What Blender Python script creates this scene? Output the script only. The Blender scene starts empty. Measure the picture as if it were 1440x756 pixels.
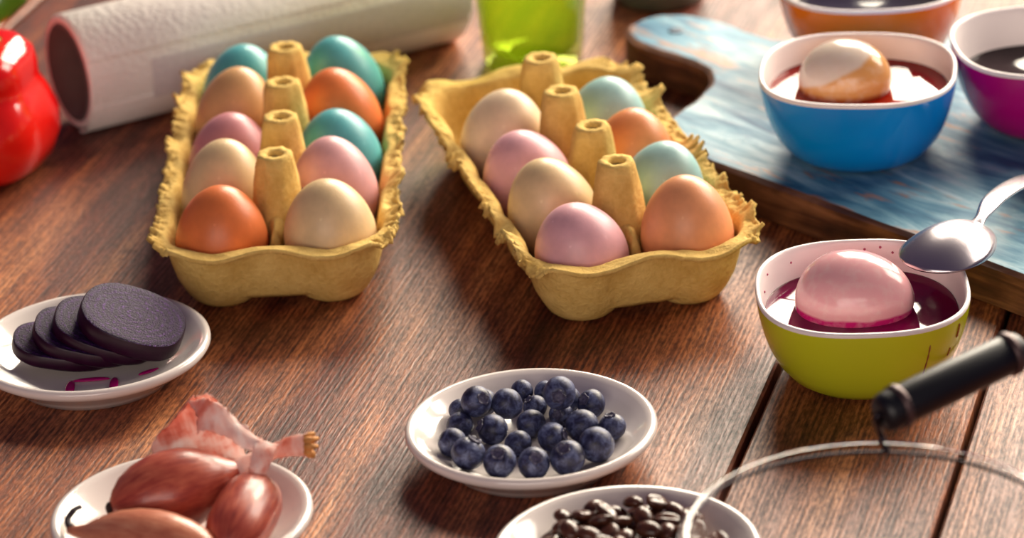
import bpy, math, random
from mathutils import Vector, Matrix, Euler, noise as mnoise

# ------------------------------------------------------------------ camera, world, lights, exposure
scn = bpy.context.scene
COL = scn.collection
PITCH, ROLL, DIST = math.radians(24.3434), math.radians(-3.0439), 1.67516
cp, sp = math.cos(PITCH), math.sin(PITCH)
fw = Vector((0, cp, -sp)); rt = Vector((1, 0, 0)); up = Vector((0, sp, cp))
r2 = math.cos(ROLL) * rt + math.sin(ROLL) * up
u2 = -math.sin(ROLL) * rt + math.cos(ROLL) * up
cam_data = bpy.data.cameras.new('camera')
cam_data.sensor_width = 36.0
cam_data.lens = 36.0 * 5081.2 / 1440.0
cam_data.clip_start = 0.05
cam_data.dof.use_dof = True
cam_data.dof.focus_distance = 1.550
cam_data.dof.aperture_fstop = 8.0
cam = bpy.data.objects.new('camera', cam_data)
COL.objects.link(cam)
M = Matrix((( r2.x, u2.x, -fw.x), (r2.y, u2.y, -fw.y), (r2.z, u2.z, -fw.z))).to_4x4()
M.translation = -fw * DIST
cam.matrix_world = M
scn.camera = cam

world = bpy.data.worlds.new('room_light'); scn.world = world
world.use_nodes = True
bg = world.node_tree.nodes['Background']
bg.inputs['Color'].default_value = (0.20, 0.15, 0.27, 1)
bg.inputs['Strength'].default_value = 0.30

def area(name, loc, target, sx, sy, power, color):
    d = bpy.data.lights.new(name, 'AREA'); d.shape = 'RECTANGLE'
    d.size, d.size_y, d.energy, d.color = sx, sy, power, color
    o = bpy.data.objects.new(name, d); COL.objects.link(o)
    o.location = loc
    o.rotation_euler = (Vector(target) - Vector(loc)).to_track_quat('-Z', 'Y').to_euler()
    return o
# a tall window of four panes behind the table, to the right
for ix in range(2):
    for iz in range(2):
        x = 0.42 + ix * 0.78; z = 0.80 + iz * 0.64
        area('window_daylight', (x, 1.75 - ix * 0.28, z), (x - 0.42, -0.6, z - 0.62), 0.70, 0.54, 26.0 if ix == 0 else 33.0, (1.0, 0.885, 0.71))
# softer side lamp added on the right, so shadows fall to the left
area('side_key_light', (1.65, 0.75, 1.10), (0, 0, 0.0), 0.7, 0.9, 24.0, (1.0, 0.88, 0.74))
# fill lamp added on the photographer's side to brighten the front faces
area('room_fill', (-0.4, -3.1, 0.95), (0, 0, 0.05), 2.6, 1.2, 35.0, (1.0, 0.86, 0.76))

vs = scn.view_settings
vs.view_transform = 'Standard'; vs.look = 'None'; vs.gamma = 1.0
vs.use_curve_mapping = False
vs.exposure = 0.14

# ------------------------------------------------------------------ material helpers
def s2l(r, g, b):
    f = lambda c: (c / 255 / 12.92) if c / 255 <= 0.04045 else ((c / 255 + 0.055) / 1.055) ** 2.4
    return (f(r), f(g), f(b), 1)

class NT:
    def __init__(self, name):
        self.m = bpy.data.materials.new(name); self.m.use_nodes = True
        self.t = self.m.node_tree; self.n = self.t.nodes
        self.b = self.n['Principled BSDF']
    def new(self, ty, **kw):
        n = self.n.new(ty)
        for k, v in kw.items(): setattr(n, k, v)
        return n
    def link(self, a, b): self.t.links.new(a, b)
    def coords(self, scale=(1, 1, 1), rot=(0, 0, 0), loc=(0, 0, 0)):
        tc = self.new('ShaderNodeTexCoord'); mp = self.new('ShaderNodeMapping')
        mp.inputs['Scale'].default_value = scale; mp.inputs['Rotation'].default_value = rot
        mp.inputs['Location'].default_value = loc
        self.link(tc.outputs['Object'], mp.inputs['Vector']); return mp.outputs['Vector']
    def noise(self, vec, scale, detail=3, rough=0.55, dist=0.0):
        n = self.new('ShaderNodeTexNoise'); n.inputs['Scale'].default_value = scale
        n.inputs['Detail'].default_value = detail; n.inputs['Roughness'].default_value = rough
        n.inputs['Distortion'].default_value = dist
        self.link(vec, n.inputs['Vector']); return n.outputs['Fac']
    def ramp(self, fac, stops):
        r = self.new('ShaderNodeValToRGB'); e = r.color_ramp.elements
        while len(e) < len(stops): e.new(0.5)
        for k, (p, c) in enumerate(stops):
            e[k].position = p; e[k].color = c if len(c) == 4 else (*c, 1)
        self.link(fac, r.inputs['Fac']); return r.outputs['Color']
    def mix(self, fac, a, b, mode='MIX'):
        m = self.new('ShaderNodeMix', data_type='RGBA', blend_type=mode)
        for sock, v in ((m.inputs[0], fac), (m.inputs[6], a), (m.inputs[7], b)):
            if hasattr(v, 'is_output'): self.link(v, sock)
            else: sock.default_value = v
        return m.outputs[2]
    def math(self, op, a, b=0.0):
        m = self.new('ShaderNodeMath', operation=op)
        for sock, v in ((m.inputs[0], a), (m.inputs[1], b)):
            if hasattr(v, 'is_output'): self.link(v, sock)
            else: sock.default_value = v
        return m.outputs[0]
    def bump(self, h, strength, dist):
        b = self.new('ShaderNodeBump'); b.inputs['Strength'].default_value = strength
        b.inputs['Distance'].default_value = dist
        self.link(h, b.inputs['Height']); self.link(b.outputs['Normal'], self.b.inputs['Normal'])
    def set(self, **kw):
        names = dict(color='Base Color', rough='Roughness', metal='Metallic', spec='Specular IOR Level', coat='Coat Weight',
                     coatr='Coat Roughness', trans='Transmission Weight', ior='IOR', sss='Subsurface Weight', sssr='Subsurface Radius', ssss='Subsurface Scale')
        for k, v in kw.items():
            s = self.b.inputs[names[k]]
            if hasattr(v, 'is_output'): self.link(v, s)
            else: s.default_value = v
        return self

def plain(name, rgb, rough, var=0.08, nscale=60, **kw):
    t = NT(name); c = s2l(*rgb)
    f = t.noise(t.coords(), nscale, 3)
    d = tuple(x * (1 - var) for x in c[:3]) + (1,); l = tuple(min(1, x * (1 + var)) for x in c[:3]) + (1,)
    t.set(color=t.ramp(f, [(0.3, d), (0.7, l)]), rough=rough, **kw)
    return t.m

def mat_wood():
    t = NT('dark_table_wood')
    big = t.noise(t.coords((10, 1.6, 4)), 1.0, 4, 0.6, 0.6)
    line = t.noise(t.coords((620, 26, 40)), 1.0, 4, 0.65, 0.3)
    pore = t.noise(t.coords((760, 190, 60)), 1.0, 3, 0.65)
    band = t.noise(t.coords((55, 2.2, 6)), 1.0, 3, 0.55, 0.4)
    wv = t.new('ShaderNodeTexWave', wave_type='BANDS', bands_direction='X', wave_profile='SIN')
    wv.inputs['Scale'].default_value = 1.0; wv.inputs['Distortion'].default_value = 5.0; wv.inputs['Detail'].default_value = 3.0
    wv.inputs['Detail Scale'].default_value = 0.6; wv.inputs['Detail Roughness'].default_value = 0.6
    t.link(t.coords((128, 5.5, 20)), wv.inputs['Vector'])
    fib = t.math('ADD', t.math('MULTIPLY', wv.outputs['Fac'], 0.20), 0.40)
    g = t.math('ADD', t.math('MULTIPLY', line, 0.38), t.math('ADD', t.math('MULTIPLY', pore, 0.34), t.math('MULTIPLY', fib, 0.28)))
    base = t.ramp(t.math('ADD', t.math('MULTIPLY', big, 0.62), t.math('MULTIPLY', band, 0.38)),
                  [(0.35, s2l(58, 22, 22)), (0.45, s2l(112, 54, 36)), (0.54, s2l(164, 100, 62)), (0.67, s2l(200, 142, 96))])
    dark = t.ramp(g, [(0.41, (0.20, 0.12, 0.12, 1)), (0.49, (0.64, 0.56, 0.52, 1)), (0.57, (1.35, 1.30, 1.22, 1))])
    t.set(color=t.mix(1.0, base, dark, 'MULTIPLY'), rough=t.ramp(g, [(0.35, (0.62,) * 3), (0.65, (0.36,) * 3)]), spec=0.42)
    t.bump(g, 0.7, 0.0009)
    return t.m

def mat_plain_wood(name, a, b, c, rough=0.55):
    t = NT(name)
    f = t.noise(t.coords((18, 18, 170)), 1.0, 4, 0.6, 0.5)
    g = t.noise(t.coords((30, 30, 30)), 1.0, 3)
    t.set(color=t.ramp(t.math('ADD', t.math('MULTIPLY', f, 0.6), t.math('MULTIPLY', g, 0.4)), [(0.35, s2l(*a)), (0.5, s2l(*b)), (0.66, s2l(*c))]), rough=rough)
    t.bump(f, 0.5, 0.001)
    return t.m

def mat_board():
    # blue paint, scrubbed through to pale blue and bare wood along the grain (local x)
    t = NT('worn_blue_paint')
    n1 = t.noise(t.coords((14, 60, 20)), 1.0, 5, 0.65, 0.8)
    n2 = t.noise(t.coords((26, 150, 40)), 1.0, 4, 0.65, 0.4)
    n3 = t.noise(t.coords((9, 22, 9), loc=(3, 1, 0)), 1.0, 4, 0.6, 0.5)
    paint = t.ramp(n1, [(0.34, s2l(44, 92, 126)), (0.45, s2l(74, 128, 156)), (0.55, s2l(112, 158, 178)), (0.67, s2l(166, 194, 204))])
    wood = t.ramp(n2, [(0.35, s2l(70, 40, 34)), (0.65, s2l(168, 122, 98))])
    wear = t.math('ADD', t.math('MULTIPLY', n2, 0.55), t.math('MULTIPLY', n3, 0.45))
    k = t.ramp(wear, [(0.53, (0, 0, 0, 1)), (0.60, (1, 1, 1, 1))])
    t.set(color=t.mix(k, paint, wood), rough=t.ramp(n2, [(0.3, (0.66,) * 3), (0.7, (0.46,) * 3)]), spec=0.35)
    t.bump(t.math('ADD', n2, t.math('MULTIPLY', wear, -0.6)), 0.5, 0.0012)
    return t.m

def mat_pulp(name, hi, lo):
    t = NT(name)
    v = t.coords()
    n = t.noise(v, 420, 4, 0.65); m = t.noise(v, 60, 3)
    col = t.ramp(t.math('ADD', t.math('MULTIPLY', n, 0.4), t.math('MULTIPLY', m, 0.6)), [(0.34, s2l(*lo)), (0.64, s2l(*hi))])
    t.set(color=col, rough=0.9, spec=0.2)
    t.bump(t.math('ADD', n, t.math('MULTIPLY', m, 0.8)), 0.75, 0.0012)
    return t.m

def mat_egg(name, rgb, rough=0.38, speck=0.0):
    t = NT(name); c = s2l(*rgb); v = t.coords()
    m = t.noise(v, 55, 3, 0.6); f = t.noise(v, 900, 2)
    col = t.ramp(m, [(0.3, tuple(x * 0.86 for x in c[:3]) + (1,)), (0.7, tuple(min(1, x * 1.12) for x in c[:3]) + (1,))])
    sp_ = t.ramp(t.noise(v, 260, 2), [(0.70, (0, 0, 0, 1)), (0.76, (1, 1, 1, 1))])
    col = t.mix(t.math('MULTIPLY', sp_, 0.35), col, tuple(min(1, x * 1.4 + .05) for x in c[:3]) + (1,))
    t.set(color=col, rough=rough, spec=0.4, sss=0.12, ssss=0.004)
    t.b.inputs['Subsurface Radius'].default_value = (1.0, 0.6, 0.4)
    t.bump(f, 0.12, 0.0004)
    return t.m

def mat_dyed(name, pale, dyed, level, slant, wet, soft=0.0012, band=None):
    # an egg taken half out of the dye: below a tide line in its own space the shell is dyed
    t = NT(name)
    tc = t.new('ShaderNodeTexCoord'); sx = t.new('ShaderNodeSeparateXYZ')
    t.link(tc.outputs['Object'], sx.inputs[0])
    h = t.math('ADD', t.math('MULTIPLY', sx.outputs['X'], slant[0]), t.math('ADD', t.math('MULTIPLY', sx.outputs['Y'], slant[1]), t.math('MULTIPLY', sx.outputs['Z'], slant[2])))
    wob = t.noise(t.coords(), 45, 2)
    h = t.math('ADD', h, t.math('MULTIPLY', t.math('SUBTRACT', wob, 0.5), 0.004))
    k = t.new('ShaderNodeMapRange'); k.inputs['From Min'].default_value = level - soft; k.inputs['From Max'].default_value = level + soft
    t.link(h, k.inputs['Value'])
    col = t.mix(k.outputs[0], s2l(*dyed), s2l(*pale))
    if band:
        k2 = t.new('ShaderNodeMapRange'); k2.inputs['From Min'].default_value = band[1] - 0.0012; k2.inputs['From Max'].default_value = band[1] + 0.0012
        t.link(sx.outputs['Z'], k2.inputs['Value'])
        col = t.mix(k2.outputs[0], s2l(*band[0]), col)
    sp_ = t.noise(t.coords(), 240, 3)
    col = t.mix(t.ramp(sp_, [(0.45, (0, 0, 0, 1)), (0.75, (0.25,) * 3)]), col, (0.8, 0.7, 0.65, 1))
    t.set(color=col, rough=wet, spec=0.5, sss=0.1, ssss=0.004)
    return t.m

def mat_glass(name, tint, refl=0.9, diffuse=None, dfac=0.0):
    # clear glass: lets light straight through with a tint, mirror-like at grazing angles
    m = bpy.data.materials.new(name); m.use_nodes = True
    nt = m.node_tree; nt.nodes.clear()
    out = nt.nodes.new('ShaderNodeOutputMaterial'); tr = nt.nodes.new('ShaderNodeBsdfTransparent'); gl = nt.nodes.new('ShaderNodeBsdfGlossy')
    lw = nt.nodes.new('ShaderNodeLayerWeight'); lw.inputs['Blend'].default_value = 0.5; fr = nt.nodes.new('ShaderNodeMath'); fr.operation = 'POWER'; fr.inputs[1].default_value = 3.2; nt.links.new(lw.outputs['Facing'], fr.inputs[0]); mx = nt.nodes.new('ShaderNodeMixShader')
    tr.inputs['Color'].default_value = (*tint, 1); gl.inputs['Roughness'].default_value = 0.03
    gl.inputs['Color'].default_value = (refl, refl, refl, 1)
    nz = nt.nodes.new('ShaderNodeTexNoise'); nz.inputs['Scale'].default_value = 40
    bp = nt.nodes.new('ShaderNodeBump'); bp.inputs['Strength'].default_value = 0.08; bp.inputs['Distance'].default_value = 0.002
    tc = nt.nodes.new('ShaderNodeTexCoord'); nt.links.new(tc.outputs['Object'], nz.inputs['Vector'])
    nt.links.new(nz.outputs['Fac'], bp.inputs['Height']); nt.links.new(bp.outputs['Normal'], gl.inputs['Normal'])
    nt.links.new(fr.outputs[0], mx.inputs[0]); nt.links.new(tr.outputs[0], mx.inputs[1]); nt.links.new(gl.outputs[0], mx.inputs[2])
    last = mx
    if diffuse:
        tl = nt.nodes.new('ShaderNodeBsdfTranslucent'); tl.inputs['Color'].default_value = (*diffuse, 1)
        m2 = nt.nodes.new('ShaderNodeMixShader'); m2.inputs[0].default_value = dfac
        nt.links.new(mx.outputs[0], m2.inputs[1]); nt.links.new(tl.outputs[0], m2.inputs[2]); last = m2
    nt.links.new(last.outputs[0], out.inputs['Surface'])
    return m

def mat_liquid(name, deep, rough=0.04):
    t = NT(name); t.set(color=s2l(*deep), rough=rough, spec=0.28)
    n = t.noise(t.coords(), 25, 2); t.bump(n, 0.03, 0.002)
    return t.m

# ------------------------------------------------------------------ mesh helpers
def link(o, parent=None):
    COL.objects.link(o)
    if parent is not None: o.parent = parent
    return o
def mesh_of(name, v, f, mats, smooth=True, mi=None):
    me = bpy.data.meshes.new(name); me.from_pydata([tuple(p) for p in v], [], f)
    for m in (mats if isinstance(mats, (list, tuple)) else [mats]): me.materials.append(m)
    if smooth: me.polygons.foreach_set('use_smooth', [True] * len(me.polygons))
    if mi: me.polygons.foreach_set('material_index', mi)
    me.update(); return me
def part(name, v, f, mat, parent, smooth=True, **props):
    o = bpy.data.objects.new(name, mesh_of(name, v, f, mat, smooth)); link(o, parent)
    for k, x in props.items(): o[k] = x
    return o
def tag(o, label, cat, group=None):
    o['label'] = label; o['category'] = cat
    if group: o['group'] = group
    return o
def thing(name, label, cat, loc=(0, 0, 0), rot=(0, 0, 0), group=None):
    o = bpy.data.objects.new(name, None); o.empty_display_size = 0.02; link(o)
    o.location = loc; o.rotation_euler = rot
    return tag(o, label, cat, group)
def solo(name, v, f, mat, label, cat, loc=(0, 0, 0), rot=(0, 0, 0), group=None, smooth=True):
    o = part(name, v, f, mat, None, smooth); o.location = loc; o.rotation_euler = rot
    return tag(o, label, cat, group)

def rings(loops, close_start=True, close_end=True, wrap=False):
    """stack of equally long vertex loops -> verts, faces"""
    n = len(loops[0]); v = [p for l in loops for p in l]; f = []
    m = len(loops)
    for i in range(m if wrap else m - 1):
        a = i * n; b = ((i + 1) % m) * n
        for k in range(n):
            k1 = (k + 1) % n
            f.append((a + k, a + k1, b + k1, b + k))
    if not wrap:
        if close_start:
            c = len(v); v.append(sum((Vector(p) for p in loops[0]), Vector()) / n)
            f += [(c, (k + 1) % n, k) for k in range(n)]
        if close_end:
            c = len(v); v.append(sum((Vector(p) for p in loops[-1]), Vector()) / n); o = (m - 1) * n
            f += [(c, o + k, o + (k + 1) % n) for k in range(n)]
    return v, f
def lathe(prof, n=48, shape=None, **kw):
    L = []
    for r, z in prof:
        L.append([(r * math.cos(2 * math.pi * k / n) * (shape(k / n, z) if shape else 1), r * math.sin(2 * math.pi * k / n) * (shape(k / n, z) if shape else 1), z) for k in range(n)])
    return rings(L, **kw)
def tube(pts, rad, n=12, flat=1.0, **kw):
    pts = [Vector(p) for p in pts]; L = []; prev = None
    for i, p in enumerate(pts):
        d = (pts[min(i + 1, len(pts) - 1)] - pts[max(i - 1, 0)]).normalized()
        ref = Vector((0, 0, 1)) if abs(d.z) < 0.95 else Vector((1, 0, 0))
        if prev is not None: x = (prev - d * prev.dot(d)).normalized()
        else: x = d.cross(ref).normalized()
        prev = x; y = x.cross(d)
        r = rad[i] if isinstance(rad, (list, tuple)) else rad
        if not isinstance(r, (list, tuple)): r = (r, r * flat)
        L.append([p + x * r[0] * math.cos(2 * math.pi * k / n) + y * r[1] * math.sin(2 * math.pi * k / n) for k in range(n)])
    return rings(L, **kw)
def spline(pts, n=8):
    P = [Vector(p) for p in pts]; out = []
    for i in range(len(P) - 1):
        p0, p1, p2, p3 = P[max(i - 1, 0)], P[i], P[i + 1], P[min(i + 2, len(P) - 1)]
        for k in range(n):
            t = k / n
            out.append(0.5 * ((2 * p1) + (p2 - p0) * t + (2 * p0 - 5 * p1 + 4 * p2 - p3) * t * t + (3 * p1 - p0 - 3 * p2 + p3) * t ** 3))
    return out + [P[-1]]
def thicken(v, f, t):
    """give an open sheet real thickness, downward along its normals"""
    me = bpy.data.meshes.new('tmp'); me.from_pydata([tuple(p) for p in v], [], f); me.update()
    nv = [Vector(x.normal) for x in me.vertices]; bpy.data.meshes.remove(me)
    N = len(v); V = [Vector(p) for p in v] + [Vector(p) - n * t for p, n in zip(v, nv)]
    F = list(f) + [tuple(N + i for i in reversed(q)) for q in f]
    cnt = {}
    for q in f:
        for a, b in zip(q, q[1:] + q[:1]): cnt[(a, b)] = 1
    for a, b in list(cnt):
        if (b, a) not in cnt: F.append((b, a, N + a, N + b))
    return V, F
def noi(x, y=0, z=0): return mnoise.noise(Vector((x, y, z)))
def align(axis, roll=0):
    return Vector(axis).normalized().to_track_quat('Z', 'Y') @ Euler((0, 0, roll)).to_quaternion()

# ------------------------------------------------------------------ materials
WOOD = mat_wood()
UNDER = plain('dark_underside_wood', (24, 12, 10), 0.8)
FLOORM = plain('dark_floor_boards', (52, 36, 34), 0.6, 0.2, 6)
PULP = mat_pulp('yellow_egg_box_pulp', (232, 198, 118), (202, 162, 84))
HOLE_SHADE = plain('hole_shade', (30, 20, 8), 0.9)
CERAMIC = plain('white_porcelain', (228, 218, 212), 0.12, 0.02, 20, spec=0.55, coat=0.3)
INNER = plain('white_bowl_lining', (246, 236, 234), 0.22, 0.02, 20, spec=0.5)
PAPER_BLUR = None

# ------------------------------------------------------------------ the setting
fl = part('floor', [(-3, -3, -0.77), (3, -3, -0.77), (3, 3, -0.77), (-3, 3, -0.77), (-3, -3, -0.80), (3, -3, -0.80), (3, 3, -0.80), (-3, 3, -0.80)],
          [(0, 1, 2, 3), (7, 6, 5, 4), (0, 4, 5, 1), (1, 5, 6, 2), (2, 6, 7, 3), (3, 7, 4, 0)], FLOORM, None, False)
fl['kind'] = 'structure'; fl['label'] = 'dark floor under the wooden table'

# ------------------------------------------------------------------ table
table = thing('wooden_table', 'dark brown wooden table of grainy planks under everything', 'table', (0, 0, -0.77), (0, 0, -math.radians(16.1)))
def plank_box(x0, x1, y0, y1, z0, z1, b):
    v = []
    for z, i in ((z0, 0), (z1 - b, 0), (z1, b)):
        v += [(x0 + i, y0 + i, z), (x1 - i, y0 + i, z), (x1 - i, y1 - i, z), (x0 + i, y1 - i, z)]
    f = [(3, 2, 1, 0), (8, 9, 10, 11)]
    for l in (0, 4):
        f += [(l + k, l + (k + 1) % 4, l + 4 + (k + 1) % 4, l + 4 + k) for k in range(4)]
    return v, f
edges = [-0.86, -0.36, 0.1415, 0.231, 0.322, 0.412, 0.503, 0.593, 0.684]
for i in range(len(edges) - 1):
    g = 0.0014
    x0, x1 = edges[i] + g, edges[i + 1] - g; xm = (x0 + x1) / 2
    v, f = plank_box(x0 - xm, x1 - xm, -0.85, 0.85, 0.740, 0.770, 0.0012)
    o = part('plank', v, f, WOOD, table, False); o.location = (xm, 0, 0)
v, f = plank_box(-0.84, 0.665, -0.82, 0.82, 0.7, 0.7395, 0.002)
part('sub_top', v, f, UNDER, table, False)
for sx in (-0.78, 0.60):
    for sy in (-0.76, 0.76):
        v, f = tube([(sx, sy, 0.70), (sx, sy, 0.4), (sx, sy, 0.0)], [0.04, 0.036, 0.028], 12)
        part('leg', v, f, UNDER, table)

# ------------------------------------------------------------------ egg cartons
PITCHY, COLX = 0.0456, 0.025
CUP = [(0, 0.0028), (0.0112, 0.0028), (0.0136, 0.0044), (0.0160, 0.0078), (0.0196, 0.0145), (0.0220, 0.0230), (0.0231, 0.0295), (0.0241, 0.0330), (0.0254, 0.0346), (0.0290, 0.0352), (0.05, 0.0354)]
def cup_z(d):
    for (a, za), (b, zb) in zip(CUP, CUP[1:]):
        if d <= b:
            t = (d - a) / (b - a); return za + (zb - za) * t
    return CUP[-1][1]
def carton(label, loc, rz, seed, lip):
    t = thing('egg_carton', label, 'egg carton', loc, (0, 0, rz), 'yellow egg cartons')
    W, L = 0.0552, 0.1238
    nx, ny = 92, 250
    v, f = [], []
    cups = [(sx * COLX, (r - 2) * PITCHY) for r in range(5) for sx in (-1, 1)]
    for j in range(ny + 1):
        for i in range(nx + 1):
            s = -1 + 2 * i / nx; q = -1 + 2 * j / ny
            s = 0.5 * s + 0.5 * math.sin(s * math.pi / 2)
            x = s * W; y = q * L
            # rounded corners
            cx, cy = max(0, abs(x) - (W - 0.024)), max(0, abs(y) - (L - 0.024))
            if cx > 0 and cy > 0:
                m = max(cx, cy); h = math.hypot(cx, cy); k = m / h
                x = math.copysign(W - 0.024 + cx * k, x); y = math.copysign(L - 0.024 + cy * k, y)
            d = min(math.hypot(x - a, y - b) for a, b in cups)
            o = max(abs(x) - COLX, abs(y) - 2 * PITCHY)
            if abs(x) > COLX and abs(y) > 2 * PITCHY: o = d
            if o > 0:     # outer wall runs on between the cups, with only a shallow arch under it
                wall = max(cup_z(o + 0.0012) + 0.0016, 0.0066 + max(0.0, 0.0135 - o) * 2.3)
                zc = cup_z(d); k_ = max(0.0, min(1.0, 0.5 + (zc - wall) / 0.006))
                z = zc * (1 - k_) + wall * k_ - 0.0015 * k_ * (1 - k_)
            else: z = cup_z(d)
            # wall between the two columns sags, so does the wall between rows
            e = max(abs(s), abs(q))
            es = max(0, (abs(s) - 0.88) / 0.12); eq = max(0, min(1, (abs(y) - 0.1135) / 0.006))
            if es > 0:    # torn long sides
                n1 = noi(y * 70 + seed, s * 2, seed); n2 = noi(y * 330 + seed, x * 200, 3.1 + seed); n3 = noi(y * 900, x * 700, seed)
                tooth = math.cos((y / PITCHY) * 2 * math.pi)
                x += math.copysign(es * (0.0030 * n1 + 0.0024 * n2 + 0.0016 * n3 + 0.0006 * tooth), s)
                z += es * (0.0064 * n1 + 0.0040 * n2 + 0.0022 * n3 + 0.0014 * tooth + lip)
            if eq > 0:
                n1 = noi(x * 40 + seed, q * 3, seed + 9)
                z += eq * (0.0008 * n1 + 0.0022 * math.cos(2 * math.pi * x / 0.05))
                y += math.copysign(eq * 0.0008 * noi(x * 200, seed, 2), q)
            z += 0.0004 * noi(x * 160 + seed, y * 160, 1) * (1 if d > 0.012 else 0)
            v.append((x, y, z))
    for j in range(ny):
        for i in range(nx):
            a = j * (nx + 1) + i; f.append((a, a + 1, a + nx + 2, a + nx + 1))
    v, f = thicken(v, f, 0.0019)
    zmin = min(p[2] for p in v); v = [(p[0], p[1], p[2] - zmin) for p in v]
    part('tray', v, f, PULP, t)
    rnd = random.Random(seed)
    for k in range(4):
        n = 8; L_ = []
        tilt = (rnd.uniform(-.0015, .0015), rnd.uniform(-.0012, .0012))
        for r, z, in ((0.0125, 0.020), (0.0122, 0.030), (0.0116, 0.037), (0.0105, 0.047), (0.0094, 0.0555), (0.0087, 0.0590), (0.0080, 0.0604), (0.0046, 0.0603), (0.0040, 0.0596), (0.0036, 0.0560)):
            lift = (z - 0.020) / 0.04
            loop = []
            for m in range(24):
                a = 2 * math.pi * (m + 0.5) / 24
                oct_ = math.cos(math.pi / n) / math.cos(((a + math.pi / n) % (2 * math.pi / n)) - math.pi / n)
                rr = r * (oct_ * 0.9 + 0.1) * (1 + 0.07 * noi(a * 2, z * 60, seed + k) + 0.05 * noi(a * 5, z * 190, seed + k)) if r > 0.005 else r
                sq = 1.0 + (0.14 * (1 - lift) * math.cos(2 * a))
                loop.append((rr * math.cos(a) * sq + tilt[0] * lift, rr * math.sin(a) / sq + tilt[1] * lift, z + (0.0005 * noi(a * 3, k, seed) if r < 0.009 else 0)))
            L_.append(loop)
        v, f = rings(L_, close_start=False)
        c = part('post', v, f, PULP, t); c.location = (0, (k - 1.5) * PITCHY, 0)
        h = part('hole_shade_disc', *lathe([(0.0037, 0.0575), (0.0028, 0.0578)], 12), HOLE_SHADE, c); h.location = (tilt[0], tilt[1], 0)  # dark disc standing for the shade inside the post's opening
    return t
LC, LRZ = (-0.1058, 0.0775), -0.015
RC, RRZ = (0.0343, 0.0455), math.radians(13.3)
carton('yellow pulp egg carton with all ten cups full, beside the paper roll', (*LC, 0), LRZ, 1.7, 0.0006)
carton('yellow pulp egg carton with two empty cups, beside the blue board', (*RC, 0), RRZ, 6.3, 0.0012)

EGGM = {
    'orange': mat_egg('orange_egg_shell', (226, 122, 66)), 'orange2': mat_egg('light_orange_egg_shell', (232, 146, 92)),
    'cream': mat_egg('cream_egg_shell', (226, 196, 150)), 'tan': mat_egg('tan_egg_shell', (214, 164, 112)),
    'pink': mat_egg('pink_egg_shell', (220, 164, 166)), 'rose': mat_egg('rose_egg_shell', (206, 138, 144)),
    'pink2': mat_egg('lilac_pink_egg_shell', (228, 172, 180)), 'peach': mat_egg('peach_egg_shell', (236, 160, 112)),
    'teal': mat_egg('turquoise_egg_shell', (92, 176, 182)), 'pale': mat_egg('pale_blue_egg_shell', (160, 202, 200)),
    'ivory': mat_egg('ivory_egg_shell', (232, 206, 172)),
}
def egg_mesh(a, b, k=0.13, n=40, m=28):
    prof = []
    for i in range(1, m):
        th = math.pi * i / m; z = -math.cos(th); r = math.sin(th) * (1 - k * z)
        prof.append((b * r, a * z))
    v, f = lathe(prof, n)
    v = list(v); v[-2] = (0, 0, -a); v[-1] = (0, 0, a)
    return v, f
def tray_egg(c, rz, row, col, a, b, mat, label, tilt=(0, 0), off=(0, 0), z0=0.0052):
    lx = (-COLX, COLX)[col] + off[0]; ly = (row - 2) * PITCHY + off[1]
    x = c[0] + math.cos(rz) * lx - math.sin(rz) * ly; y = c[1] + math.sin(rz) * lx + math.cos(rz) * ly
    v, f = egg_mesh(a, b)
    solo('egg', v, f, EGGM[mat], label, 'egg', (x, y, z0 + a), (math.radians(tilt[0]), math.radians(tilt[1]), 0), 'dyed eggs in the cartons')
LE = [(0, 0, .0248, .0211, 'orange', 'bright orange egg in the full carton, in the end row facing the beet plate', (4, 3), (.0006, 0)),
      (0, 1, .0252, .0212, 'cream', 'cream egg in the full carton, in the end row beside an orange egg', (4, -3), (0, 0)),
      (1, 0, .0268, .0205, 'cream', 'cream egg in the full carton, second row, beside a pale pink egg', (0, 4), (-.0006, 0)),
      (1, 1, .0260, .0204, 'pink', 'pale pink egg in the full carton, second row, between cream and turquoise eggs', (-4, -4), (.0004, 0)),
      (2, 0, .0242, .0203, 'rose', 'deeper pink egg in the full carton, middle row, beside a turquoise egg', (0, 5), (-.001, 0)),
      (2, 1, .0240, .0205, 'teal', 'turquoise egg in the full carton, middle row, beside a deeper pink egg', (4, -4), (.0008, 0)),
      (3, 0, .0270, .0205, 'tan', 'tan egg in the full carton, between a deeper pink and a turquoise egg', (-3, 8), (-.0008, 0)),
      (3, 1, .0256, .0206, 'orange', 'bright orange egg in the full carton, between two turquoise eggs', (0, -9), (-.0006, 0)),
      (4, 0, .0242, .0204, 'teal', 'turquoise egg in the full carton, end row by paper roll, next to tan egg', (-3, 6), (-.0006, 0)),
      (4, 1, .0254, .0206, 'teal', 'turquoise egg in the full carton, end row by paper roll, next to orange egg', (0, -10), (-.001, 0))]
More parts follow.
